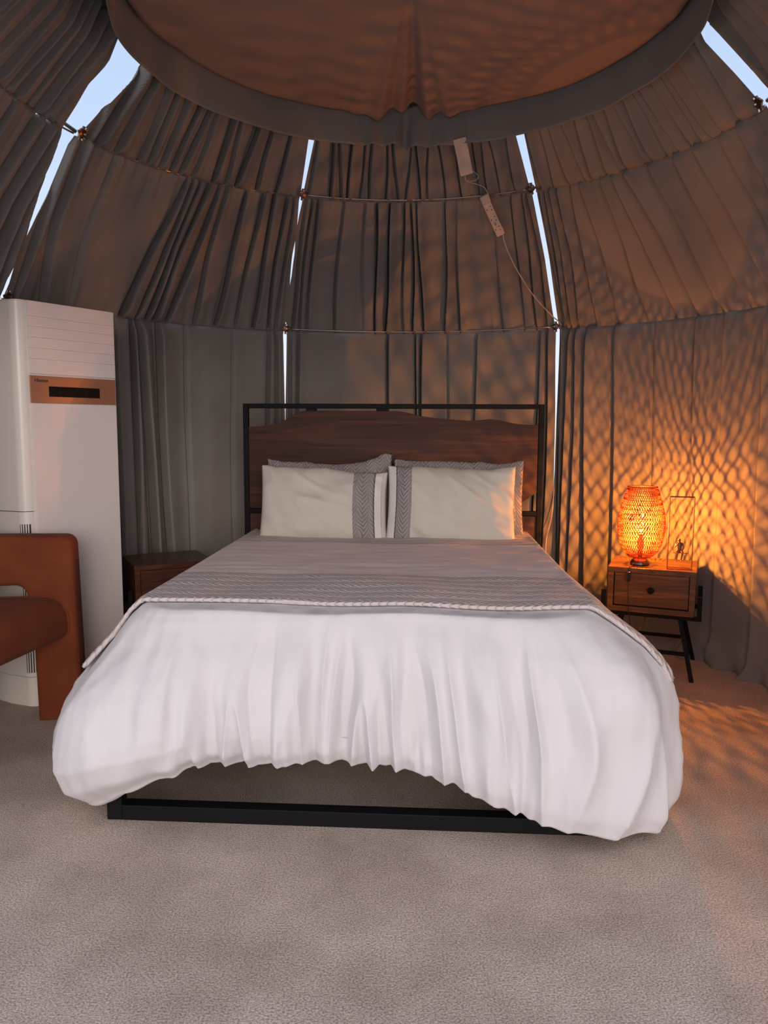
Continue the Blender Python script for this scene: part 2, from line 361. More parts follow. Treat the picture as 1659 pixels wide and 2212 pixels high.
for s in range(5):
    a0, a1 = SEAM[s], SEAM[s+1]; lst = []
    a = a0 + 2.2
    while a < a1 - 2.6:
        k = rnd.random()
        lst.append((a, rnd.uniform(.03, .07), rnd.uniform(.9, 2.6), rnd.uniform(.6, 1), rnd.uniform(.5, 1.1), rnd.uniform(-2, 2)))
        a += rnd.uniform(1.6, 4.6)
    upr[s] = lst
where = ['nearest the camera on the left', 'behind the white air conditioner', 'straight behind the bed', 'behind the glowing lamp', 'nearest the camera on the right']
lowl = ['lower taupe curtain at far left beyond the air conditioner', 'lower grey taupe curtain between the air conditioner and the headboard', 'lower taupe curtain straight behind the wooden headboard', 'lower taupe curtain glowing orange behind the woven lamp', 'lower taupe curtain at far right nearest the viewer']
midl = ['middle-height taupe curtain at far left edge, left of the wide sky gap', 'middle-height pleated curtain sloping above the air conditioner', 'middle-height pleated curtain above the headboard, behind the socket strip', 'middle-height pleated curtain sloping above the lamp, tinted orange', 'middle-height taupe curtain at far right edge']
upl = ['top pleated curtain in the upper left corner, left of the wide sky gap', 'top pleated curtain between the left wide sky gap and the narrow left slit', 'short top curtain between the two narrow sky slits', 'top pleated curtain tinted orange, left of the right wide sky gap', 'top pleated curtain in the upper right corner, right of the wide sky gap']
for s in range(5):
    a0, a1 = SEAM[s], SEAM[s+1]
    curtain('tent_curtain', a0, a1, 0.0, 1.9, low[s], lowl[s], puddle=True, nvv=60, off1=0.0, seed=s, noise_amp=.018)
    curtain('tent_curtain', a0, a1, 1.885, 2.6, mid[s], midl[s], off0=-.012, off1=0.0, seed=10+s, gather=(1, 1), sag=.0)
    curtain('tent_curtain', a0, a1, 2.588, 2.99, upr[s], upl[s], off0=-.012, seed=20+s, gather=(1, 0), nvv=30)

# valance and ceiling cloth
VX, VY = 0.08, 3.20
nu, nv = 900, 16
th = np.linspace(-PI, PI, nu, endpoint=False); vv = np.linspace(0, 1, nv)
T, V = np.meshgrid(th, vv); Td = np.degrees(T)
bun = np.exp(-((Td-1)/13)**2)
rip = .010*nz_arr(np.cos(T)*4, np.sin(T)*4, V*.5) + .055*bun*nz_arr(Td*.32, V*.4, 3.0) + .020*bun*np.sin(Td*.9)
Rv = 1.115 + rip*(0.25+V*1.0)
zlow = 2.772 + .012*nz_arr(np.cos(T)*5, np.sin(T)*5, 7.0) + .012*bun*nz_arr(Td*.25, 1.0, 2.0)
Zv = 2.98 + (zlow-2.98)*V
P = np.stack([VX + Rv*np.sin(T), VY + Rv*np.cos(T), Zv], -1)
o = grid_mesh('canopy_valance', P, m_drape, close_u=True); md = o.modifiers.new('thick', 'SOLIDIFY'); md.thickness = .002
tag(o, 'hanging ring of taupe cloth skirting the ceiling canopy', 'valance')
# ceiling cloth: polar sheet gathered towards the back of the ring
nu, nv = 900, 46
th = np.linspace(-PI, PI, nu, endpoint=False); q = np.linspace(0, 1, nv)
T, Q = np.meshgrid(th, q); Td = np.degrees(T)
Rc = 1.085*Q
X = Rc*np.sin(T); Y = Rc*np.cos(T)
lat = X - .02 - .03*Y           # distance from the gathered line
front = np.clip(Y/1.1, 0, 1)
spread = .022 + .075*front
g = np.exp(-(lat/(spread*2.4))**2)*front**1.0
Zc = 2.945 - .030*np.sin(PI*np.clip(Q, 0, 1))**1.0 - .0*Q
Zc = Zc + .055*np.exp(-(lat/(.03+.05*front))**2)*(.35+.65*front) - .022*(np.exp(-((lat-.17)/.10)**2)+np.exp(-((lat+.20)/.12)**2))*front
Zc = Zc + g*(.026*np.sin(lat/(spread)*4.5+.6) + .012*nz_arr(lat/spread*2.6, Y*.8, 1.0))
Zc = Zc + .012*nz_arr(X*2.0, Y*2.0, 4.0)*Q + .014*nz_arr(X*1.2+Y*.5, Y*3.2, 8.0)
rimd = sstep(.86, 1.0, Q)
Zc = Zc - rimd*(.012 + .020*np.abs(np.sin(Td*.24+.5))*np.exp(-((Td-1)/14)**2))
Rc2 = 1.0 + .004*rimd*nz_arr(Td*.2, 0.0, 5.0)
P = np.stack([VX + X*Rc2, VY + Y*Rc2, Zc], -1)
o = grid_mesh('ceiling_canopy', P, m_canopy, close_u=True); md = o.modifiers.new('thick', 'SOLIDIFY'); md.thickness = .002
tag(o, 'round sagging taupe ceiling cloth gathered into pleats at the back', 'canopy')

# unseen lining added over the doorway to keep high sky light off the upper drapes
u = np.linspace(0, 1, 120); v = np.linspace(0, 1, 20); Ug, Vg = np.meshgrid(u, v)
Ad = 134.3 + 103*Ug; Z = 2.06 + (2.99-2.06)*Vg; Rr = prof_r(Z) - .02*np.sin(Ad*1.1)*nz_arr(Ad*.1, Z*.5, 3.0); A = np.radians(Ad)
o = grid_mesh('wall_front_sky_block', np.stack([CX+Rr*np.sin(A), CY+Rr*np.cos(A), Z], -1), m_drape); tag(o, 'unseen lining added over the doorway behind the viewer to block high sky light', kind='structure')

# crown tier that closes the dome over the canopy
u = np.linspace(0, 1, 200); v = np.linspace(0, 1, 14); Ug, Vg = np.meshgrid(u, v)
A = np.radians(-122.7 + 360*Ug); Z = 2.975 + .42*np.sin(Vg*PI/2); Rr = 1.22*np.cos(Vg*PI/2) + .01
o = grid_mesh('ceiling', np.stack([CX+Rr*np.sin(A), CY+Rr*np.cos(A), Z], -1), m_drape); tag(o, 'crown of the tent lining above the canopy', kind='structure')

# rods
def polar(a, r, z): a = math.radians(a); return Vector((CX+r*math.sin(a), CY+r*math.cos(a), z))
rodl = {(1.9, 0): 'lower ring rod at the far left', (1.9, 1): 'lower ring rod running above the air conditioner', (1.9, 2): 'lower steel ring rod above the headboard', (1.9, 3): 'lower ring rod above the lamp, ending at the right edge', (1.9, 4): 'lower ring rod at far right',
        (2.6, 0): 'upper ring rod in the upper left corner', (2.6, 1): 'upper ring rod starting at the left wide sky gap', (2.6, 2): 'upper steel ring rod crossed by the socket strip', (2.6, 3): 'upper ring rod above the orange tinted curtain', (2.6, 4): 'upper ring rod at far right'}
for zz, rr in ((1.9, 1.965), (2.6, 1.495)):
    for s in range(5):
        bm = NB(); a0, a1 = SEAM[s]+.6, SEAM[s+1]-.6
        zo = 0 if s == 2 else -.002
        ro = rr if s == 2 else rr + .026
        pts = [polar(a0+(a1-a0)*k/24, ro, zz+zo - .004*math.sin(k/24*PI)) for k in range(25)]
        tube(bm, pts, .0048, 8)
        tag(obj('ring_rod', bm, m_steel, smooth=True), rodl[(zz, s)], 'rod', 'steel ring rods of the tent')
# struts behind the seams
for s, a in enumerate(SEAM[1:5]):
    pass
hubl = {(1.9, 1): 'lower bolted dome connector at the left edge, above the air conditioner', (1.9, 2): 'lower bolted dome connector left of the headboard centre, at the left slit', (1.9, 3): 'lower bolted dome connector at the right slit, where the white cable ends', (1.9, 4): 'lower dome connector beyond the right edge',
        (2.6, 1): 'upper bolted dome connector in the left wide sky gap', (2.6, 2): 'upper bolted dome connector at the narrow left slit', (2.6, 3): 'upper bolted dome connector at the narrow right slit', (2.6, 4): 'upper bolted dome connector at the right edge, in the wide sky gap'}
def make_hub(a, r, z, tilt, label):
    e = empty('dome_connector', polar(a, r, z), -math.radians(a), label, 'connector', 'bolted connectors of the dome frame')
    e.rotation_euler = (tilt, 0, -math.radians(a))
    bm = NB(); lathe(bm, [(.017, -.006), (.021, -.004), (.021, .004), (.017, .006)], 16)
    for v in bm.verts: v.co = Vector((v.co.x, v.co.z, v.co.y))
    obj('plate', bm, m_bronze, e, auto=.6)
    bm = NB(); tube(bm, [(0, -.022, 0), (0, .02, 0)], .0055, 6); obj('bolt', bm, m_steel, e)
    for k, (x, zc) in enumerate([(0, .022), (0, -.026)]):
        bm = NB(); box(bm, (x, -.003, zc), (.020, .012, .016), bev=.003); 
        b = obj('bracket', bm, m_bronze, e)
        bm = NB(); tube(bm, [(x, -.018, zc), (x, -.008, zc)], .0065, 6); obj('nut', bm, m_steel, b)
    for sx in (-1, 1):
        bm = NB(); box(bm, (sx*.021, -.002, 0), (.016, .010, .012), bev=.003); obj('bracket', bm, m_bronze, e)
    return e
for zz, rr, tl in ((1.9, 1.955, .15), (2.6, 1.485, .5)):
    for s in ((1, 2, 3) if zz < 2 else (1, 2, 3, 4)):
        make_hub(SEAM[s], rr, zz, tl, hubl[(zz, s)])
# galvanised frame struts seen in the wide gap
for a, la in ((-71.3, 'galvanised dome strut crossing the left wide sky gap'), (85.4, 'galvanised dome strut crossing the right wide sky gap')):
    bm = NB(); sg = -1 if a < 0 else 1
    tube(bm, [polar(a, 1.52, 2.61), polar(a + sg*6, 1.57, 2.66), polar(a + sg*14, 1.6, 2.72)], .009, 10)
    tag(obj('frame_strut', bm, m_steel, smooth=True), la, 'strut')

# ---------------------------------------------------------------- bed
BED_LOC, BED_RZ = (-0.074, 2.347, 0.0), -0.0575
bed = empty('bed', BED_LOC, BED_RZ, 'black metal bed frame with live-edge walnut headboard', 'bed')
HV = 2.03
def part(name, c, s, m=m_black, parent=bed, bev=.003):
    bm = NB(); box(bm, c, s, bev=bev); return obj(name, bm, m, parent)
for sx in (-1, 1):
    part('headboard_post', (sx*.838, HV+.02, .705), (.030, .035, 1.41))
    part('foot_leg', (sx*.81, .03, .17), (.05, .05, .34))
    part('side_rail', (sx*.81, 1.03, .315), (.04, 1.95, .05))
part('top_rail', (0, HV+.02, 1.397), (1.646, .035, .027))
part('cross_rail', (0, HV+.02, .795), (1.646, .033, .026))
part('foot_bar', (0, .03, .026), (1.57, .05, .052))
part('foot_rail', (0, .03, .315), (1.57, .05, .05))
part('head_bar', (0, HV-.01, .026), (1.57, .04, .04))
for x in (-.4, 0, .4): part('slat_support', (x, 1.03, .33), (.05, 1.9, .03))
for x in (-.46, -.06): part('mounting_tab', (x, HV+.02, 1.378), (.06, .02, .014), bev=.001)
top = [(-.822, 1.279), (-.762, 1.281), (-.70, 1.290), (-.642, 1.303), (-.595, 1.325), (-.548, 1.354), (-.525, 1.365), (-.49, 1.371), (-.3, 1.371), (-.1, 1.371), (.033, 1.370), (.09, 1.361), (.151, 1.345), (.23, 1.334), (.321, 1.325), (.425, 1.319), (.49, 1.321), (.555, 1.328), (.60, 1.322), (.66, 1.308), (.72, 1.299), (.77, 1.296), (.822, 1.298)]
bm = NB(); prism(bm, [(-.822, .81)] + [(x, z) for x, z in top] + [(.822, .915), (.70, .835), (.66, .81)], -.013, .013, .003)
p = obj('headboard_slab', bm, m_head, bed, auto=.7); p.location = (0, HV+.018, 0)
bm = NB(); box(bm, (0, 0, .60), (1.645, .022, .36), bev=.003); p = obj('lower_panel', bm, m_head, bed); p.location = (0, HV+.02, 0)

def bedobj(name, label, cat):  # things lying on the bed share its frame of reference
    return None
def on_bed(o): o.location = BED_LOC; o.rotation_euler = (0, 0, BED_RZ); return o

bm = NB(); box(bm, (0, 1.01, .505), (1.52, 1.98, .30), bev=.05, seg=4)
mt = on_bed(obj('mattress', bm, m_sheet, smooth=True)); tag(mt, 'mattress in a white fitted sheet, showing beside the pillows', 'mattress')

ZT = .700
def edge_path():
    """perimeter of the top of the duvet from left head, round the foot, to right head; returns pts, outward normals, arclength"""
    pts, nr = [], []
    a, v0, vh, r = .735, .035, 1.86, .16
    for t in np.linspace(vh, v0+r, 190): pts.append((-a, t)); nr.append((-1, 0))
    for t in np.linspace(0, PI/2, 60)[1:]: pts.append((-a+r-r*math.cos(t), v0+r-r*math.sin(t))); nr.append((-math.cos(t), -math.sin(t)))
    for t in np.linspace(-a+r, a-r, 380)[1:]: pts.append((t, v0)); nr.append((0, -1))
    for t in np.linspace(0, PI/2, 60)[1:]: pts.append((a-r+r*math.sin(t), v0+r-r*math.cos(t))); nr.append((math.sin(t), -math.cos(t)))
    for t in np.linspace(v0+r, vh, 190)[1:]: pts.append((a, t)); nr.append((1, 0))
    pts = np.array(pts); nr = np.array(nr)
    s = np.concatenate([[0], np.cumsum(np.hypot(*np.diff(pts, axis=0).T))])
    return pts, nr, s
EP, EN, ES = edge_path()
iL = int(np.argmin(np.abs(EP[:, 0]+.735) + np.abs(EP[:, 1]-.195)*1.0)); 
def duvet_params(pts, nr, s):
    u, v = pts[:, 0], pts[:, 1]
    foot = v < .2
    zh_foot = np.interp(u, [-.735, -.71, -.66, -.60, -.52, -.30, .11, .30, .47, .62, .72, .735], [.045, .09, .165, .205, .235, .242, .240, .205, .145, .085, .045, .04])
    zl = np.interp(v, [.035, .2, .5, 1.9], [.035, .04, .14, .22]); zr = np.interp(v, [.035, .2, .36, .55, 1.9], [.04, .03, .06, .15, .22])
    k = np.clip((v-.035)/.16, 0, 1)
    side = np.where(u < 0, zl, zr)
    zh = np.where(v > .195, side, zh_foot*(1-k) + side*k)
    zh = zh + .010*nz_arr(s*6, 3.3, 0.0)
    Bf = np.interp(u, [-.735, -.62, -.45, -.2, .2, .5, .64, .735], [.33, .25, .15, .10, .09, .12, .22, .30])
    Bl = np.interp(v, [.035, .2, .45, .8, 1.9], [.33, .35, .24, .14, .08]); Br = np.interp(v, [.035, .2, .45, .8, 1.9], [.30, .31, .25, .16, .08])
    side = np.where(u < 0, Bl, Br)
    B = np.where(v > .195, side, Bf*(1-k)+side*k)
    return zh, B
ZH, BB = duvet_params(EP, EN, ES)
def crease(x): return 1 - np.abs(x)*2.2
nq = 64
Q = np.linspace(0, 1, nq)
Sg, Qg = np.meshgrid(ES, Q)
def skirt(Sg, Qg, zh, B):
    h = Qg**1.25
    kr = sstep(ES[-1]*.40, ES[-1]*.62, Sg)
    pl_ = np.interp(h, [0, .015, .06, .12, .19, .28, .37, .46, .56, .7, .79, .92, 1], [0, .06, .15, .23, .33, .50, .67, .81, .92, 1, 1, .86, .62])
    pr_ = np.interp(h, [0, .015, .06, .12, .19, .28, .37, .46, .56, .7, .79, .92, 1], [0, .09, .24, .42, .62, .80, .92, .97, .98, 1, 1, .97, .90])
    o = B*(pl_*(1-kr) + pr_*kr)
    ramp = sstep(.03, .6, Qg)
    wig = Sg + .04*nz_arr(Sg*2.0, Qg*1.6, 11.0)
    n1 = nz_arr(wig*5.0, Qg*.7, 0.0); n2 = nz_arr(wig*13.0, Qg*.9, 5.0); n3 = nz_arr(wig*34, Qg*2.2, 9.0)
    n0 = nz_arr(wig*2.2, Qg*1.8, 2.0)
    d = ramp*(.060*n1 + .045*np.maximum(0, crease(n2)) - .020) + sstep(.45, 1, Qg)*(.016*n3 + .012*n2) + .012*ramp*np.maximum(0, crease(nz_arr(wig*7+Qg*1.5, Qg*.8, 21.0))) + .022*n0*sstep(0, .4, Qg)
    lump = sstep(.80, .93, Qg)*(1-sstep(.95, 1.0, Qg))*.004*(1+1.5*n3)
    d = d + lump
    return o + d, ZT - (ZT - zh)*h
Og, Zg = skirt(Sg, Qg, ZH[None, :], BB[None, :])
Zg = np.maximum(Zg + sstep(.9, 1, Qg)*.010*nz_arr(Sg*30, 2.0, 1.0), .022)
skX = EP[None, :, 0] + EN[None, :, 0]*Og; skY = EP[None, :, 1] + EN[None, :, 1]*Og
# under roll of the hem
rolls = []
for k in range(1, 9):
    t = k/8*PI; R = .024
    ox = Og[-1] - R*(1-math.cos(t)); zz = np.maximum(Zg[-1] - R*math.sin(t)*.5, .004)
    if k == 8: zz = Zg[-1] + .0
    rolls.append(np.stack([EP[:, 0]+EN[:, 0]*ox, EP[:, 1]+EN[:, 1]*ox, zz], -1))
ox = Og[-1] - .05; rolls.append(np.stack([EP[:, 0]+EN[:, 0]*np.maximum(ox, .06), EP[:, 1]+EN[:, 1]*np.maximum(ox, .06), Zg[-1] + .16*(ZT-Zg[-1])], -1))
rolls = [np.stack([r[..., 0], r[..., 1], r[..., 2]], -1) for r in rolls]
sk = np.stack([skX, skY, Zg], -1)
# top sheet from a spine out to the edge
spine = np.stack([np.clip(EP[:, 0], -.30, .30)*1.0, np.clip(EP[:, 1], .55, 1.86)], -1)
tops = []
for t in np.linspace(0, 1, 40)[:-1]:
    xy = spine*(1-t) + EP*t
    z = ZT + .006*(1-t) 
    tops.append(np.stack([xy[:, 0], xy[:, 1], np.full(len(xy), z)], -1))
tops = np.array(tops)
P = np.concatenate([tops, sk, np.array(rolls)], 0)
n_ = len(tops) + 6
bulk = nz_arr(P[:n_, :, 0]*3.0, P[:n_, :, 1]*3.0, 0.0)*.010
P[:n_, :, 2] += bulk*np.concatenate([np.ones(len(tops)), np.linspace(1, 0, 6)])[:, None]
P[..., 2] = np.maximum(P[..., 2], .004)
duv = on_bed(grid_mesh('duvet', P, m_duvet)); tag(duv, 'puffy white duvet draped over the foot of the bed', 'duvet')

# coverlet: quilted mauve bedspread over the top, folded sides
def cover_grid():
    vs = np.concatenate([[.128, .129, .134], np.linspace(.14, 1.86, 330)])
    nside, ntop = 40, 190
    rows = []
    side_i = {}
    a = .735
    for v in vs:
        # skirt params at this v
        res = []
        for sgn in (-1, 1):
            pts = np.array([[sgn*a, max(v, .2)]]); nr = np.array([[sgn, 0.]])
            s = (1.86 - max(v, .2)) if sgn < 0 else (ES[-1] - (1.86-max(v, .2)))
            res.append((s, *[float(q[0]) for q in duvet_params(pts, nr, np.array([s]))]))
        rows.append(res)
    qs = np.linspace(0, .80, nside)
    out = np.zeros((len(vs), 2*nside+ntop-2, 3))
    for sgn, idx in ((-1, 0), (1, 1)):
        s = np.array([r[idx][0] for r in rows]); zh = np.array([r[idx][1] for r in rows]); B = np.array([r[idx][2] for r in rows])
        qm = np.interp(vs, [.128, .35, .8, 1.9], [.45, .55, .75, .8]) 
        QQ = qs[None, :]/.8*qm[:, None]
        SS = np.repeat(s[:, None], nside, 1)
        o, z = skirt(SS, QQ, zh[:, None], B[:, None])
        o = np.maximum(o, 0) + .012; 
        # near the foot the corner of the duvet rounds off; follow it
        if sgn > 0: o = o + .03*np.exp(-((vs-.5)/.12)**2)[:, None]*sstep(.5, .9, qs/.8)[None, :]
        pull = np.where(vs < .2, .10*((.2-vs)/.16)**2, 0)[:, None]
        x = sgn*(a + o - pull); zz = z + .004*(1-QQ)
        if sgn < 0:
            out[:, :nside, 0] = x[:, ::-1]; out[:, :nside, 2] = zz[:, ::-1]
        else:
            out[:, -nside:, 0] = x; out[:, -nside:, 2] = zz
    xt = np.linspace(0, 1, ntop)[None, :]
    xl = out[:, nside-1, 0][:, None]; xr = out[:, -nside, 0][:, None]
    X = xl + (xr-xl)*xt
    Z = np.full_like(X, ZT)
    out[:, nside-1:nside-1+ntop, 0] = X; out[:, nside-1:nside-1+ntop, 2] = Z
    out[..., 1] = vs[:, None]
    fl = .010*nz_arr(out[..., 0]*3.0, out[..., 1]*3.0, 0.0)
    w = sstep(.74, .70, np.abs(out[..., 0]))
    w = np.where(np.abs(out[..., 0]) < .735, 1.0, 0.0)
    out[..., 2] += fl*w + .015
    out[..., 2] += .006*nz_arr(out[..., 0]*5, out[..., 1]*16, 6.0)*w*sstep(.55, .7, out[..., 1])*sstep(1.6, 1.3, out[..., 1])
    # front lip: rounded hem
    out[0, :, 2] -= .012; out[1, :, 2] -= .004; out[0, :, 1] += .003
    return out
cg = cover_grid()
# slight diagonal run of the hem across the bed
cg[..., 1] += (1 - sstep(.1, .6, cg[..., 1]))*(.018*nz_arr(cg[..., 0]*1.5, 0.0, 8.0) + .03*np.maximum(0, np.abs(cg[..., 0])-.7)/.3)
cov = on_bed(grid_mesh('coverlet', cg, m_cover)); md = cov.modifiers.new('thick', 'SOLIDIFY'); md.thickness = .008; md.offset = -1
tag(cov, 'mauve grey quilted coverlet spread over the bed above the white duvet', 'coverlet')
# piped edge of the coverlet, twisted cord look
bm = NB(); row = cg[2]; pts = [Vector(p) + Vector((0, -.004, -.004)) for p in row[::1]]
rr = [.0065 + .002*abs(math.sin(i*.9)) for i in range(len(pts))]
tube(bm, pts, rr, 8); obj('piped_edge', bm, m_cover, cov, smooth=True)

# pillows --------------------------------------------------------------
def pillow(name, label, w, h, t, m, loc, rot, seed, bands=(), corner=.05, flop=None, group='pillows on the bed'):
    """standing pillow: local x width, z height, y depth. bands: (part name, x0, x1, material)"""
    nu_, nv_ = 90, 60
    u = np.linspace(-1, 1, nu_); v = np.linspace(-1, 1, nv_); Ug, Vg = np.meshgrid(u, v)
    def face(sg, off=0):
        th = (np.clip(1-np.abs(Ug)**2.6, 0, 1)**.55)*(np.clip(1-np.abs(Vg)**2.4, 0, 1)**.55)
        pinx = 1 - .055*(1-Ug**2)*np.abs(Vg)**3*1.0
        X = Ug*w/2*(1 - .05*(1-np.abs(Vg)**1.6)*(-1) - .05)
        X = Ug*w/2*(1 + .03*(np.abs(Vg)**2-.6))
        Zz = Vg*h/2*(1 + .07*(np.abs(Ug)**3-.5))
        n = nz_arr(X*5, Zz*5, seed*7.0 + sg); n2 = nz_arr(X*14+Zz*6, Zz*9, seed*3.0+sg)
        Y = sg*(t/2*th + (.024*n + .012*n2 + .010*np.maximum(0, 1-3*np.abs(nz_arr(X*5+Zz*9, Zz*3-X*2, seed*2.0))))*np.sqrt(th) + off)
        Zz = Zz + .012*nz_arr(X*6, seed*1.7, 2.0)*(Vg > 0)*Vg + .006*nz_arr(X*20, seed*1.7, 2.0)*np.abs(Vg)**4
        if flop: Zz = Zz + flop(Ug, Vg)
        return np.stack([X, Y, Zz], -1)
    F = face(-1); B = face(1)
    me = bpy.data.meshes.new(name)
    P = np.concatenate([F.reshape(-1, 3), B.reshape(-1, 3)]); nn = nu_*nv_; f = []
    for j in range(nv_-1):
        for i in range(nu_-1):
            a = j*nu_+i
            f.append((a, a+1, a+nu_+1, a+nu_)); f.append((nn+a, nn+a+nu_, nn+a+nu_+1, nn+a+1))
    me.from_pydata(P.tolist(), [], f)
    o = link(name, me, m, None, True)
    b = bmesh.new(); b.from_mesh(me); bmesh.ops.remove_doubles(b, verts=b.verts, dist=.0008); b.to_mesh(me); b.free()
    for p_ in me.polygons: p_.use_smooth = True
    for bn, x0, x1, bmt in bands:
        i0 = int((x0+1)/2*(nu_-1)); i1 = int(math.ceil((x1+1)/2*(nu_-1)))
        G = face(-1, .0035)[:, i0:i1+1]
        G2 = G.copy(); 
        bo = grid_mesh(bn, G, bmt, o); md = bo.modifiers.new('thick', 'SOLIDIFY'); md.thickness = .004; md.offset = -1 
    o.location = loc; o.rotation_euler = rot
    tag(o, label, 'pillow', group)
    return o
lean = -0.30
def fl1(U, V): return -.035*np.clip(U, 0, 1)*(V > 0)*V + .012*np.exp(-((U+.93)/.12)**2)*(V > 0)*V
pillow('pillow', 'cream pillow on the left with mauve end band at its right', .665, .41, .20, m_cream, (-.318, 4.03, .872), (lean, 0, -.02), 1,
       bands=[('quilted_band', .50, .80, m_sham), ('white_edging', .80, .93, m_white)], flop=fl1)
pillow('pillow', 'cream pillow on the right with mauve end band at its left', .665, .42, .20, m_cream, (.348, 4.00, .872), (lean, 0.01, -.09), 2,
       bands=[('quilted_band', -.86, -.62, m_sham), ('white_edging', -.995, -.86, m_white)])
def fl3(U, V): return .03*np.exp(-((U-.9)/.16)**2)*(V > 0)*V - .02*np.exp(-((U-.1)/.5)**2)*(V > 0)
pillow('pillow', 'mauve quilted pillow peeking out behind the left cream pillow', .68, .42, .13, m_sham, (-.30, 4.18, .90), (lean*.85, -.01, -.04), 3, flop=fl3)
pillow('pillow', 'mauve quilted pillow behind the right cream pillow, lit orange at its edge', .70, .42, .13, m_sham, (.40, 4.15, .895), (lean*.85, 0.01, -.07), 4)

# ---------------------------------------------------------------- nightstands
def nightstand(loc, rz, label, w, d, wm, top_z=.56):
    e = empty('nightstand', loc, rz, label, 'nightstand')   # origin: floor under the front left top corner; +x right, +y back
    hb = .235; zb = top_z - hb; th = .028
    bm = NB(); box(bm, (w/2, d/2, top_z-th/2), (w, d, th), bev=.002); obj('top', bm, wm, e)
    bm = NB(); box(bm, (w/2, d/2, zb+th/2), (w-.01, d-.01, th), bev=.002); obj('bottom_board', bm, wm, e)
    for x in (th/2+.003, w-th/2-.003):
        bm = NB(); box(bm, (x, d/2, zb+hb/2), (th, d-.012, hb-2*th), bev=.001); obj('side_panel', bm, wm, e)
    bm = NB(); box(bm, (w/2, d-.015, zb+hb/2), (w-2*th, .012, hb-2*th)); obj('back_panel', bm, wm, e)
    bm = NB(); box(bm, (w/2, d/2+.0, zb+hb/2), (w-2*th-.012, d-.045, hb-2*th-.008), bev=.002); dr = obj('drawer', bm, wm, e)
    bm = NB(); lathe(bm, [(.006, 0), (.006, .012), (.013, .017), (.017, .023), (.016, .030), (.009, .034)], 20)
    for v in bm.verts: v.co = Vector((v.co.x + w/2, -v.co.z+.024, v.co.y + zb+hb/2 + .004))
    obj('knob', bm, m_black, dr, auto=.7)
    # metal U cradle and legs
    fr = .022
    bm = NB()
    for y in (.035, d-.035):
        box(bm, (w/2, y, zb-fr/2-.001), (w+2*fr+.022, fr, fr), bev=.001)
        for x in (-fr/2-.010, w+fr/2+.010): box(bm, (x, y, zb+.045), (fr, fr, .115), bev=.001)
    for x in (.08, w-.08): box(bm, (x, d/2, zb-fr/2-.001), (fr, d-.08, fr), bev=.001)
    obj('cradle', bm, m_black, e)
    for sx in (0, 1):
        for sy in (0, 1):
            xt = .07 if sx == 0 else w-.07; xb = .0 if sx == 0 else w-.0
            yt = .05 if sy == 0 else d-.05; yb = -.035 if sy == 0 else d+.0
            bm = NB(); vs = box(bm, (0, 0, 0), (.022, .022, 1), bev=.001)
            for v in bm.verts:
                t = v.co.z + .5
                v.co = Vector((xb+(xt-xb)*t + v.co.x, yb+(yt-yb)*t + v.co.y, t*(zb-fr)))
            obj('leg', bm, m_black, e)
    def lp(sx, sy, z):
        t = z/(zb-fr); xt = .07 if sx == 0 else w-.07; xb = 0 if sx == 0 else w
        yt = .05 if sy == 0 else d-.05; yb = -.035 if sy == 0 else d
        return Vector((xb+(xt-xb)*t, yb+(yt-yb)*t, z))
    for (a, b, z) in (((0, 0), (1, 0), .13), ((0, 1), (1, 1), .13), ((0, 0), (0, 1), .11), ((1, 0), (1, 1), .11)):
        bm = NB(); tube(bm, [lp(*a, z), lp(*b, z)], .012, 4); obj('stretcher', bm, m_black, e)
    return e
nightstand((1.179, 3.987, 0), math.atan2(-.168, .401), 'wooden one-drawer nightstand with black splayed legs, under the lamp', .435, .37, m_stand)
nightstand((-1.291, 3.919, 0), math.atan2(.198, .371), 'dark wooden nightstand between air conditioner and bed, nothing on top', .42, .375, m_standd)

# ---------------------------------------------------------------- lamp
LX, LY, LZ = 1.362, 4.035, .561
lamp = empty('table_lamp', (LX, LY, LZ), 0, 'glowing red woven bamboo table lamp on the right nightstand', 'lamp')
bm = NB(); lathe(bm, [(.0, 0), (.046, 0), (.050, .004), (.050, .012), (.046, .022), (.038, .030), (.034, .036), (.034, .046), (.012, .048), (.012, .10), (.016, .10), (.016, .135), (.002, .135)], 32)
obj('lamp_base', bm, m_lampb, lamp, auto=.6)
SZ0, SZ1 = .044, .415
def shade_r(t): return float(np.interp(t, [0, .02, .06, .14, .25, .38, .5, .62, .75, .87, .96, 1.0], [.052, .066, .082, .099, .112, .119, .120, .115, .104, .090, .079, .074]))
bm = NB(); NS, STEP = 54, 128
for d_ in (-1, 1):
    for k in range(NS):
        for j in range(STEP):
            pass
        pts = []; 
        for j in range(STEP+1):
            t = j/STEP; ph = 2*PI*k/NS + d_*2*PI/NS*t*18/1.0
            # strips sway back and forth between neighbours, making lens-shaped holes
            w_ = 2*PI/NS*.5*math.sin(t*PI*15.0)*1.0
            ph = 2*PI*(k+.25)/NS + .018*nz(k*.9, t*4, d_*4.0) + d_*w_*0.98
            rr = shade_r(t) + d_*.0009
            pts.append((rr*math.cos(ph), rr*math.sin(ph), SZ0 + (SZ1-SZ0)*t, ph))
        prev = None
        for (x, y, z, ph) in pts:
            hw = .0016*(1+.25*math.sin(k*5.3+d_))
            tx, ty = -math.sin(ph)*hw, math.cos(ph)*hw
            nx_, ny_ = math.cos(ph)*.0006, math.sin(ph)*.0006
            ring = [bm.verts.new((x-tx-nx_, y-ty-ny_, z)), bm.verts.new((x+tx-nx_, y+ty-ny_, z)), bm.verts.new((x+tx+nx_, y+ty+ny_, z)), bm.verts.new((x-tx+nx_, y-ty+ny_, z))]
            if prev:
                for q in range(4): bm.faces.new((prev[q], prev[(q+1) % 4], ring[(q+1) % 4], ring[q]))
            prev = ring
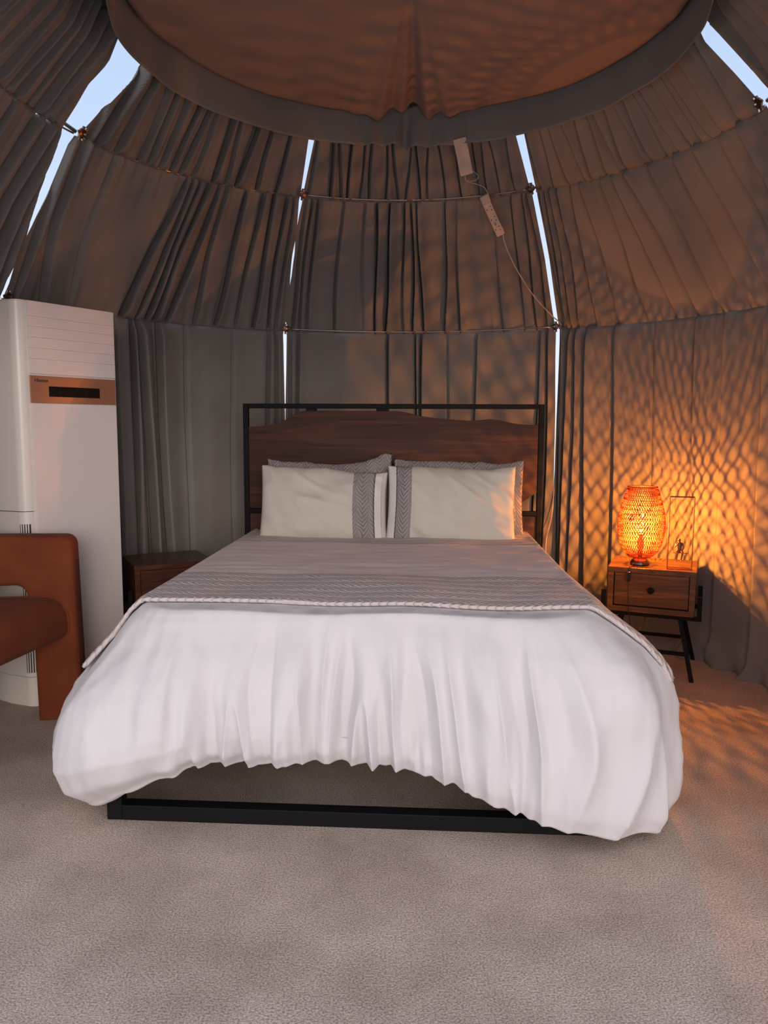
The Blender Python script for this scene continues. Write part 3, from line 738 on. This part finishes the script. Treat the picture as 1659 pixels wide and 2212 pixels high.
sh = obj('lamp_shade', bm, m_bamboo, lamp); tag(sh, 'red woven bamboo shade')
for t, rr in ((0, .0022), (1, .0028)):
    bm = NB(); R = shade_r(t); tube(bm, [(R*math.cos(a), R*math.sin(a), SZ0+(SZ1-SZ0)*t) for a in np.linspace(0, 2*PI, 48, endpoint=False)], rr, 8, closed=True)
    obj('rim', bm, m_bamboo, sh, smooth=True)
bm = NB()
for a in range(3):
    an = a*2*PI/3; R = shade_r(0); tube(bm, [(.012*math.cos(an), .012*math.sin(an), .055), (R*math.cos(an), R*math.sin(an), SZ0+.002)], .0015, 6)
obj('shade_holder', bm, m_lampb, sh)
bm = NB()
tube(bm, [(0, 0, .13), (0, 0, .165)], .010, 10); obj('bulb_socket', bm, m_lampb, lamp)
m_fil2 = mat('faint_filament', (1, 0.6, 0.2), 0.5, emit=(1.0, 0.40, 0.07), es=300)
for x, y, dz, hl, r_, mm in ((-.001, 0, .180, .0035, .0022, m_fil), (.006, .002, .222, .0035, .0014, m_fil), (.005, 0, .262, .008, .0026, m_fil2)):
    bm = NB(); tube(bm, [(x, y, dz-hl), (x+.0005, y, dz), (x, y, dz+hl)], r_, 5); fil = obj('bulb_filament', bm, mm, lamp)
# cord with inline switch
bm = NB()
def ns_pt(x, y, z):
    a = math.atan2(-.168, .401); return Vector((1.179 + x*math.cos(a) - y*math.sin(a), 3.987 + x*math.sin(a) + y*math.cos(a), z)) - Vector((LX, LY, LZ))
c0 = Vector((-.040, -.025, .006))
pts = [c0, ns_pt(.115, .02, .566), ns_pt(.108, -.006, .560), ns_pt(.105, -.012, .52), ns_pt(.108, -.018, .43), ns_pt(.115, -.016, .33), ns_pt(.13, -.014, .22), ns_pt(.12, -.01, .10), ns_pt(.10, 0.02, .01), ns_pt(-.02, .15, .006)]
def catmull(p, n=8):
    out = []; p = [p[0]] + p + [p[-1]]
    for i in range(1, len(p)-2):
        for k in range(n):
            t = k/n; a, b, c_, d_ = p[i-1], p[i], p[i+1], p[i+2]
            out.append(.5*((2*b) + (c_-a)*t + (2*a-5*b+4*c_-d_)*t*t + (3*b-a-3*c_+d_)*t**3))
    out.append(p[-2]); return out
tube(bm, catmull(pts), .0022, 8); cd = obj('cord', bm, m_dark, lamp, smooth=True)
bm = NB(); sp_ = ns_pt(.106, -.016, .515); box(bm, sp_, (.020, .012, .052), bev=.004); obj('switch', bm, m_dark, cd)

# ---------------------------------------------------------------- swing sculpture
sx0, sy0 = ns_pt(.292, .028, 0).to_2d() + Vector((LX, LY))
sc = empty('swing_sculpture', (sx0, sy0, .561), math.atan2(-.168, .401) + .14, 'copper wire frame sculpture with a tiny seated figure on a swing', 'sculpture')
w, d, h = .118, .045, .375
def rod(name, pts, r, parent=sc, m=m_wire):
    bm = NB(); tube(bm, pts, r, 6); return obj(name, bm, m, parent)
for y, nm in ((0, 'base_bar'), (d, 'base_bar')): rod(nm, [(-.003, y, .003), (w+.003, y, .003)], .0028)
for x in (0, w): rod('base_bar', [(x, 0, .003), (x, d, .003)], .0028); rod('upright', [(x, d/2-.012, .003), (x+(-.0 if x else 0), d/2-.012, h)], .0026)
rod('top_bar', [(0, d/2-.012, h), (w, d/2-.012, h)], .0036)
for x in (.026, w-.020): rod('swing_wire', [(x, d/2-.012, h), (x, d/2-.012, .086)], .0007)
rod('swing_seat', [(.024, d/2-.012, .086), (w-.018, d/2-.012, .086)], .0013)
# figure: one continuous skinned body
def figure():
    J = [((0, 0, 0), .0095), ((0, -.002, .016), .0095), ((.001, -.004, .031), .0115), ((.001, -.006, .041), .006), ((.000, -.009, .046), .0042),
         ((-.001, -.012, .053), .0078), ((-.002, -.012, .060), .0072),
         ((-.013, -.005, .037), .0050), ((-.019, -.010, .020), .0036), ((-.010, -.022, .036), .0028), ((-.005, -.018, .044), .0026),
         ((.014, -.003, .036), .0050), ((.020, -.004, .018), .0036), ((.011, -.020, .006), .0028), ((.007, -.026, .004), .0026),
         ((-.007, -.004, -.001), .0075), ((-.010, -.028, .001), .0058), ((-.011, -.026, -.024), .0040), ((-.012, -.026, -.038), .0026), ((-.013, -.036, -.041), .0022),
         ((.007, -.004, -.001), .0075), ((.013, -.027, .001), .0058), ((.010, -.024, -.024), .0040), ((.007, -.023, -.037), .0026), ((.006, -.033, -.041), .0022)]
    E = [(0, 1), (1, 2), (2, 3), (3, 4), (4, 5), (5, 6), (2, 7), (7, 8), (8, 9), (9, 10), (2, 11), (11, 12), (12, 13), (13, 14), (0, 15), (15, 16), (16, 17), (17, 18), (18, 19), (0, 20), (20, 21), (21, 22), (22, 23), (23, 24)]
    k = 1.12; SC = 10.0
    me = bpy.data.meshes.new('figure'); me.from_pydata([tuple(c*k*SC for c in j[0]) for j in J], E, [])
    o = link('figure', me, m_fig, sc)
    o.modifiers.new('skin', 'SKIN')
    for i, j in enumerate(J):
        s = me.skin_vertices[0].data[i]; s.radius = (j[1]*SC, j[1]*SC); s.use_root = (i == 0)
    ss = o.modifiers.new('sub', 'SUBSURF'); ss.levels = 2; ss.render_levels = 2
    o.location = (w/2-.005, d/2-.012, .095); o.scale = (1/SC,)*3
figure()

# ---------------------------------------------------------------- air conditioner
AX, AY = -1.565, 3.432; ath = math.atan2(.385, .248)
ac = empty('air_conditioner', (AX, AY, 0), ath, 'tall white floor-standing air conditioner with rose gold display strip', 'air conditioner')
wA, dA, hA = .455, .33, 1.83
def rrect(x0, x1, y0, y1, r, n=10):
    pts = []
    for cx, cy, a0 in ((x0+r, y0+r, PI), (x1-r, y0+r, 1.5*PI), (x1-r, y1-r, 0), (x0+r, y1-r, .5*PI)):
        for k in range(n+1):
            a = a0 + k/n*PI/2; pts.append((cx+r*math.cos(a), cy+r*math.sin(a)))
    return pts
def zprism(bm, pts, z0, z1, bev=0):
    vs = [bm.verts.new((x, y, z0)) for x, y in pts]; f = bm.faces.new(vs)
    r = bmesh.ops.extrude_face_region(bm, geom=[f])
    for g in r['geom']:
        if isinstance(g, bmesh.types.BMVert): g.co.z = z1
    if bev:
        bm.faces.ensure_lookup_table()
        es = [e for e in bm.edges if all(abs(v.co.z-z1) < 1e-6 for v in e.verts)]
        bmesh.ops.bevel(bm, geom=es, offset=bev, segments=3, affect='EDGES')
# body with large rounded flank on the left, smaller on the right
def acsec(ins=0.0):
    pts = []
    def arc(cx, cy, rx, ry, a0, a1, n=12):
        for k in range(n+1):
            a = a0 + (a1-a0)*k/n; pts.append((cx+rx*math.cos(a), cy+ry*math.sin(a)))
    arc(.0-.005, .055, .05, .05, 1.5*PI, PI, 14)
    pts.append((-.075, .14)); arc(-.03, dA-.05, .05, .05, PI, .5*PI, 8)
    arc(wA-.01, dA-.05, .03, .05, .5*PI, 0, 8); arc(wA-.005, .03, .022, .025, 0, -.5*PI, 8)
    return pts[::-1]
bm = NB(); zprism(bm, acsec(), .14, hA, .006); body = obj('body', bm, m_ac, ac, auto=.5)
bm = NB(); pts = [(x*.985+.002, y*.985+.003) for x, y in acsec()]; zprism(bm, pts, 0, .137); obj('plinth', bm, m_ac, ac, auto=.5)
# grooves
for z in (.90,):
    bm = NB(); pts = [(-.056, .05), (-.057, .051)]
    zprism(bm, [(x*1.003-.0008, y) for x, y in acsec()], z, z+.003); obj('seam_band', bm, m_grey, ac)
# front panels proud of the body
FY = -.006
def fpanel(name, z0, z1, m, y=FY, x0=.002, x1=wA-.004, t=.012, bev=.0015):
    bm = NB(); box(bm, ((x0+x1)/2, y+t/2, (z0+z1)/2), (x1-x0, t, z1-z0), bev=bev); return obj(name, bm, m, ac)
zt = hA
lines = [1.828, 1.762, 1.718, 1.672, 1.625, 1.578, 1.513]
for a_, b_ in zip(lines, lines[1:]): fpanel('louvre', b_+.0005, a_, m_acp, bev=.0007)
gp = fpanel('display_strip', 1.385, 1.505, m_gold, y=-.002); tag(gp, 'rose gold display strip')
bm = NB(); box(bm, (.225, -.0028, 1.437), (.268, .003, .046)); obj('screen', bm, m_screen, gp)
fpanel('front_panel', .16, 1.382, m_acp)
m_sym = mat('dim_symbol', (.016, .015, .016), .9, spec=.1)
for (x, z, ww, hh) in [(.11, 1.450, .02, .003), (.11, 1.426, .018, .003), (.145, 1.438, .010, .014), (.17, 1.438, .006, .016), (.215, 1.438, .012, .012), (.25, 1.438, .008, .01), (.285, 1.438, .006, .012), (.335, 1.44, .008, .014)]:
    bm = NB(); box(bm, (x, -.0046, z), (ww, .0006, hh)); obj('screen_symbol', bm, m_sym, gp)
bm = NB()
for R in (.011, .0045):
    tube(bm, [(.393+R*math.cos(a), -.0026, 1.441+R*math.sin(a)) for a in np.linspace(0, 2*PI, 24, endpoint=False)], .0007, 5, closed=True)
obj('power_button', bm, mat('button_ring', (.28, .14, .08), .5), gp)
def text(name, s, size, m, parent, loc, rot, ext=.0004):
    cu = bpy.data.curves.new(name, 'FONT'); cu.body = s; cu.size = size; cu.extrude = ext; cu.offset = .0004
    to = bpy.data.objects.new(name, cu); C.objects.link(to)
    dg = bpy.context.evaluated_depsgraph_get(); me = bpy.data.meshes.new_from_object(to.evaluated_get(dg))
    bpy.data.objects.remove(to); o = link(name, me, m, parent); o.location = loc; o.rotation_euler = rot
    return o
text('lettering', 'Hisense', .021, m_grey, gp, (.022, -.0026, 1.478), (PI/2, 0, 0))
# air intake fins on the left flank
def flank(r, a0, a1, z0, z1, th, n=10):
    bm = NB(); P0 = []
    for rr in (r, r-th):
        P0 += [(-.005+rr*math.cos(math.radians(a0+(a1-a0)*k/n)), .055+rr*math.sin(math.radians(a0+(a1-a0)*k/n))) for k in (range(n+1) if rr == r else range(n, -1, -1))]
    zprism(bm, P0, z0, z1); return bm
obj('intake_shade_strip', flank(.0508, 192, 251, .16, .845, .004), m_dark, ac)  # dark strip proud of the body, its colour standing in for shade between the fins
for k in range(5):
    obj('fin', flank(.0540, 192+k*11.2, 197.5+k*11.2, .16, .845, .004, 3), m_ac, ac)

# ---------------------------------------------------------------- armchair
chair = empty('armchair', (-1.33, 3.25, 0), math.radians(8), 'terracotta upholstered armchair with cut-out back, at the left edge', 'armchair')
def rounded_outline(pts, radii, n=8):
    out = []; m_ = len(pts)
    for i in range(m_):
        p = Vector(pts[i]); a = Vector(pts[i-1]); b = Vector(pts[(i+1) % m_]); r = radii[i]
        if r <= 0: out.append(tuple(p)); continue
        da = (a-p).normalized(); db = (b-p).normalized(); ang = da.angle(db); L_ = r/math.tan(ang/2)
        p0 = p+da*L_; p1 = p+db*L_; cc = p + (da+db).normalized()*(r/math.sin(ang/2))
        v0 = p0-cc; v1 = p1-cc; a0 = math.atan2(v0.y, v0.x); dd = math.atan2(v1.y, v1.x)-a0
        while dd > PI: dd -= 2*PI
        while dd < -PI: dd += 2*PI
        for k in range(n+1): out.append((cc.x+r*math.cos(a0+dd*k/n), cc.y+r*math.sin(a0+dd*k/n)))
    return out
# back and legs: inverted U slab with an arched opening, width 0.74
Wc = .74; lw = .185
outer = [(-Wc, 0), (-Wc, .822), (0, .815), (.012, 0)]
o1 = rounded_outline([(-Wc, 0), (-Wc+.01, .824), (-.004, .815), (.012, 0)], [0, .045, .045, 0])
i1 = rounded_outline([(-lw+.01, 0), (-lw+.01, .50), (-.215, .605), (-Wc+.255, .60), (-Wc+lw, .50), (-Wc+lw, 0)], [0, .02, .05, .05, .02, 0])
bm = NB(); prism(bm, o1 + i1, 0, .12, .02)
obj('back_frame', bm, m_terra, chair, auto=.9)
# seat cushion
bm = NB(); n1, n2 = 26, 26
prof = rounded_outline([(-Wc+.03, .375), (-Wc+.03, .56), (-.03, .555), (-.03, .375)], [.03, .10, .10, .035])
zs = [(-.52, .90), (-.50, .97), (-.46, 1.0), (-.30, 1.0), (-.1, 1.0), (.02, 1.0)]
rings = []
for y, k in zs:
    cxx, czz = -Wc/2, .465
    rings.append([bm.verts.new((cxx+(x-cxx)*k + .42*min(y, 0), y*1.25 if y < 0 else y, czz+(z-czz)*k)) for x, z in prof])
for A_, B_ in zip(rings, rings[1:]):
    for k in range(len(A_)): bm.faces.new((A_[k], A_[(k+1) % len(A_)], B_[(k+1) % len(A_)], B_[k]))
bm.faces.new(rings[0]); bm.faces.new(rings[-1][::-1])
st = obj('seat', bm, m_terra, chair, auto=.9)
bm = NB(); tube(bm, [(x, .0, z) for x, z in prof], .004, 6, closed=True); obj('seam_piping', bm, m_terra, st, smooth=True)
bm = NB(); box(bm, (-Wc, -.42, .19), (.12, .12, .38), bev=.02); obj('front_leg', bm, m_terra, chair)

# ---------------------------------------------------------------- socket strip, white box, cables
def raypt(x, y, Y):
    d = fwd + R_*(x-829.5)/1661 - U_*(y-1106)/1661; d = d/d.y; return Vector((0, 0, H_CAM)) + d*Y
p0 = raypt(1048, 432, 4.52); p1 = raypt(1079, 500, 4.60)
ax = (p1-p0).normalized(); nrm = (Vector((-.15, -1, -.35)) - ax*Vector((-.15, -1, -.35)).dot(ax)).normalized(); sd = ax.cross(nrm)
Ms = Matrix((sd, ax, nrm)).transposed()
def stripobj(name, m, parent, boxes, bev=0):
    bm = NB()
    for c, s in boxes: box(bm, c, s, bev=bev)
    return obj(name, bm, m, parent)
se = bpy.data.objects.new('socket_strip', None); C.objects.link(se); se.matrix_world = Matrix.Translation((p0+p1)/2) @ Ms.to_4x4()
tag(se, 'white four-gang socket strip hanging slanted from the upper rod', 'socket strip')
Ln = (p1-p0).length + .045
b_ = stripobj('casing', m_plw, se, [((0, 0, 0), (.050, Ln, .022))], .006)
hs = []
for k in range(3):
    y = -Ln/2 + .075 + k*.062
    hs += [((.014, y, .0112), (.004, .009, .002)), ((-.010, y-.011, .0112), (.007, .004, .002)), ((-.010, y+.011, .0112), (.007, .004, .002))]
stripobj('sockets', m_hole, b_, hs)
bm = NB()
for q in range(7): tube(bm, [(.005+random.uniform(-.007, .007), Ln/2-.075+random.uniform(-.012, .012), .0116), (.005+random.uniform(-.007, .007), Ln/2-.075+random.uniform(-.012, .012), .0116)], .0009, 4)
obj('printed_emblem', bm, m_grey, b_)
stripobj('plug', m_plw, se, [((-.004, -Ln/2+.012, .028), (.052, .050, .034))], .008)
cable_a = [Vector((0, Ln/2-.005, 0))]
Mi = se.matrix_world.inverted()
wp = [raypt(1086, 505, 4.60), raypt(1092, 530, 4.61), raypt(1115, 580, 4.64), raypt(1150, 635, 4.70), raypt(1190, 680, 4.80), raypt(1210, 698, 4.84), raypt(1213, 715, 4.87), raypt(1211, 800, 4.9), raypt(1207, 900, 4.9), raypt(1199, 1020, 4.9), raypt(1192, 1110, 4.86), raypt(1181, 1160, 4.80), raypt(1178, 1200, 4.75)]
bm = NB(); tube(bm, catmull([Mi @ p for p in wp], 8), .0036, 8); obj('cable', bm, m_plw, se, smooth=True)
# white adaptor box
q0 = raypt(1003, 350, 4.33); e2 = bpy.data.objects.new('adaptor_box', None); C.objects.link(e2)
ax2 = (raypt(998, 320, 4.30) - raypt(1008, 370, 4.36)).normalized(); n2 = (Vector((-.1, -1, -.4)) - ax2*Vector((-.1, -1, -.4)).dot(ax2)).normalized()
M2 = Matrix((ax2.cross(n2), ax2, n2)).transposed(); e2.matrix_world = Matrix.Translation(q0) @ M2.to_4x4()
tag(e2, 'small white adaptor box tucked under the canopy valance', 'box')
bm = NB(); box(bm, (0, .03, 0), (.070, .19, .03), bev=.004); obj('case', bm, m_plw, e2)
bm = NB(); box(bm, (-.012, .03, .0155), (.004, .18, .003)); obj('ridge', bm, m_plw, e2)
Mi2 = e2.matrix_world.inverted()
bm = NB(); tube(bm, catmull([Mi2 @ p for p in (raypt(1006, 365, 4.34), raypt(1005, 385, 4.38), raypt(1010, 392, 4.40), raypt(1030, 398, 4.44), raypt(1045, 404, 4.46), raypt(1052, 414, 4.46), raypt(1056, 424, 4.47))], 6), [.004]*1 if False else .0026, 6); obj('cable', bm, m_plw, e2, smooth=True)
bm = NB(); tube(bm, catmull([Mi2 @ p for p in (raypt(1016, 366, 4.34), raypt(1030, 376, 4.36), raypt(1033, 384, 4.38), raypt(1022, 391, 4.40), raypt(1003, 389, 4.40))], 6), .0018, 6); obj('cable', bm, m_plw, e2, smooth=True)
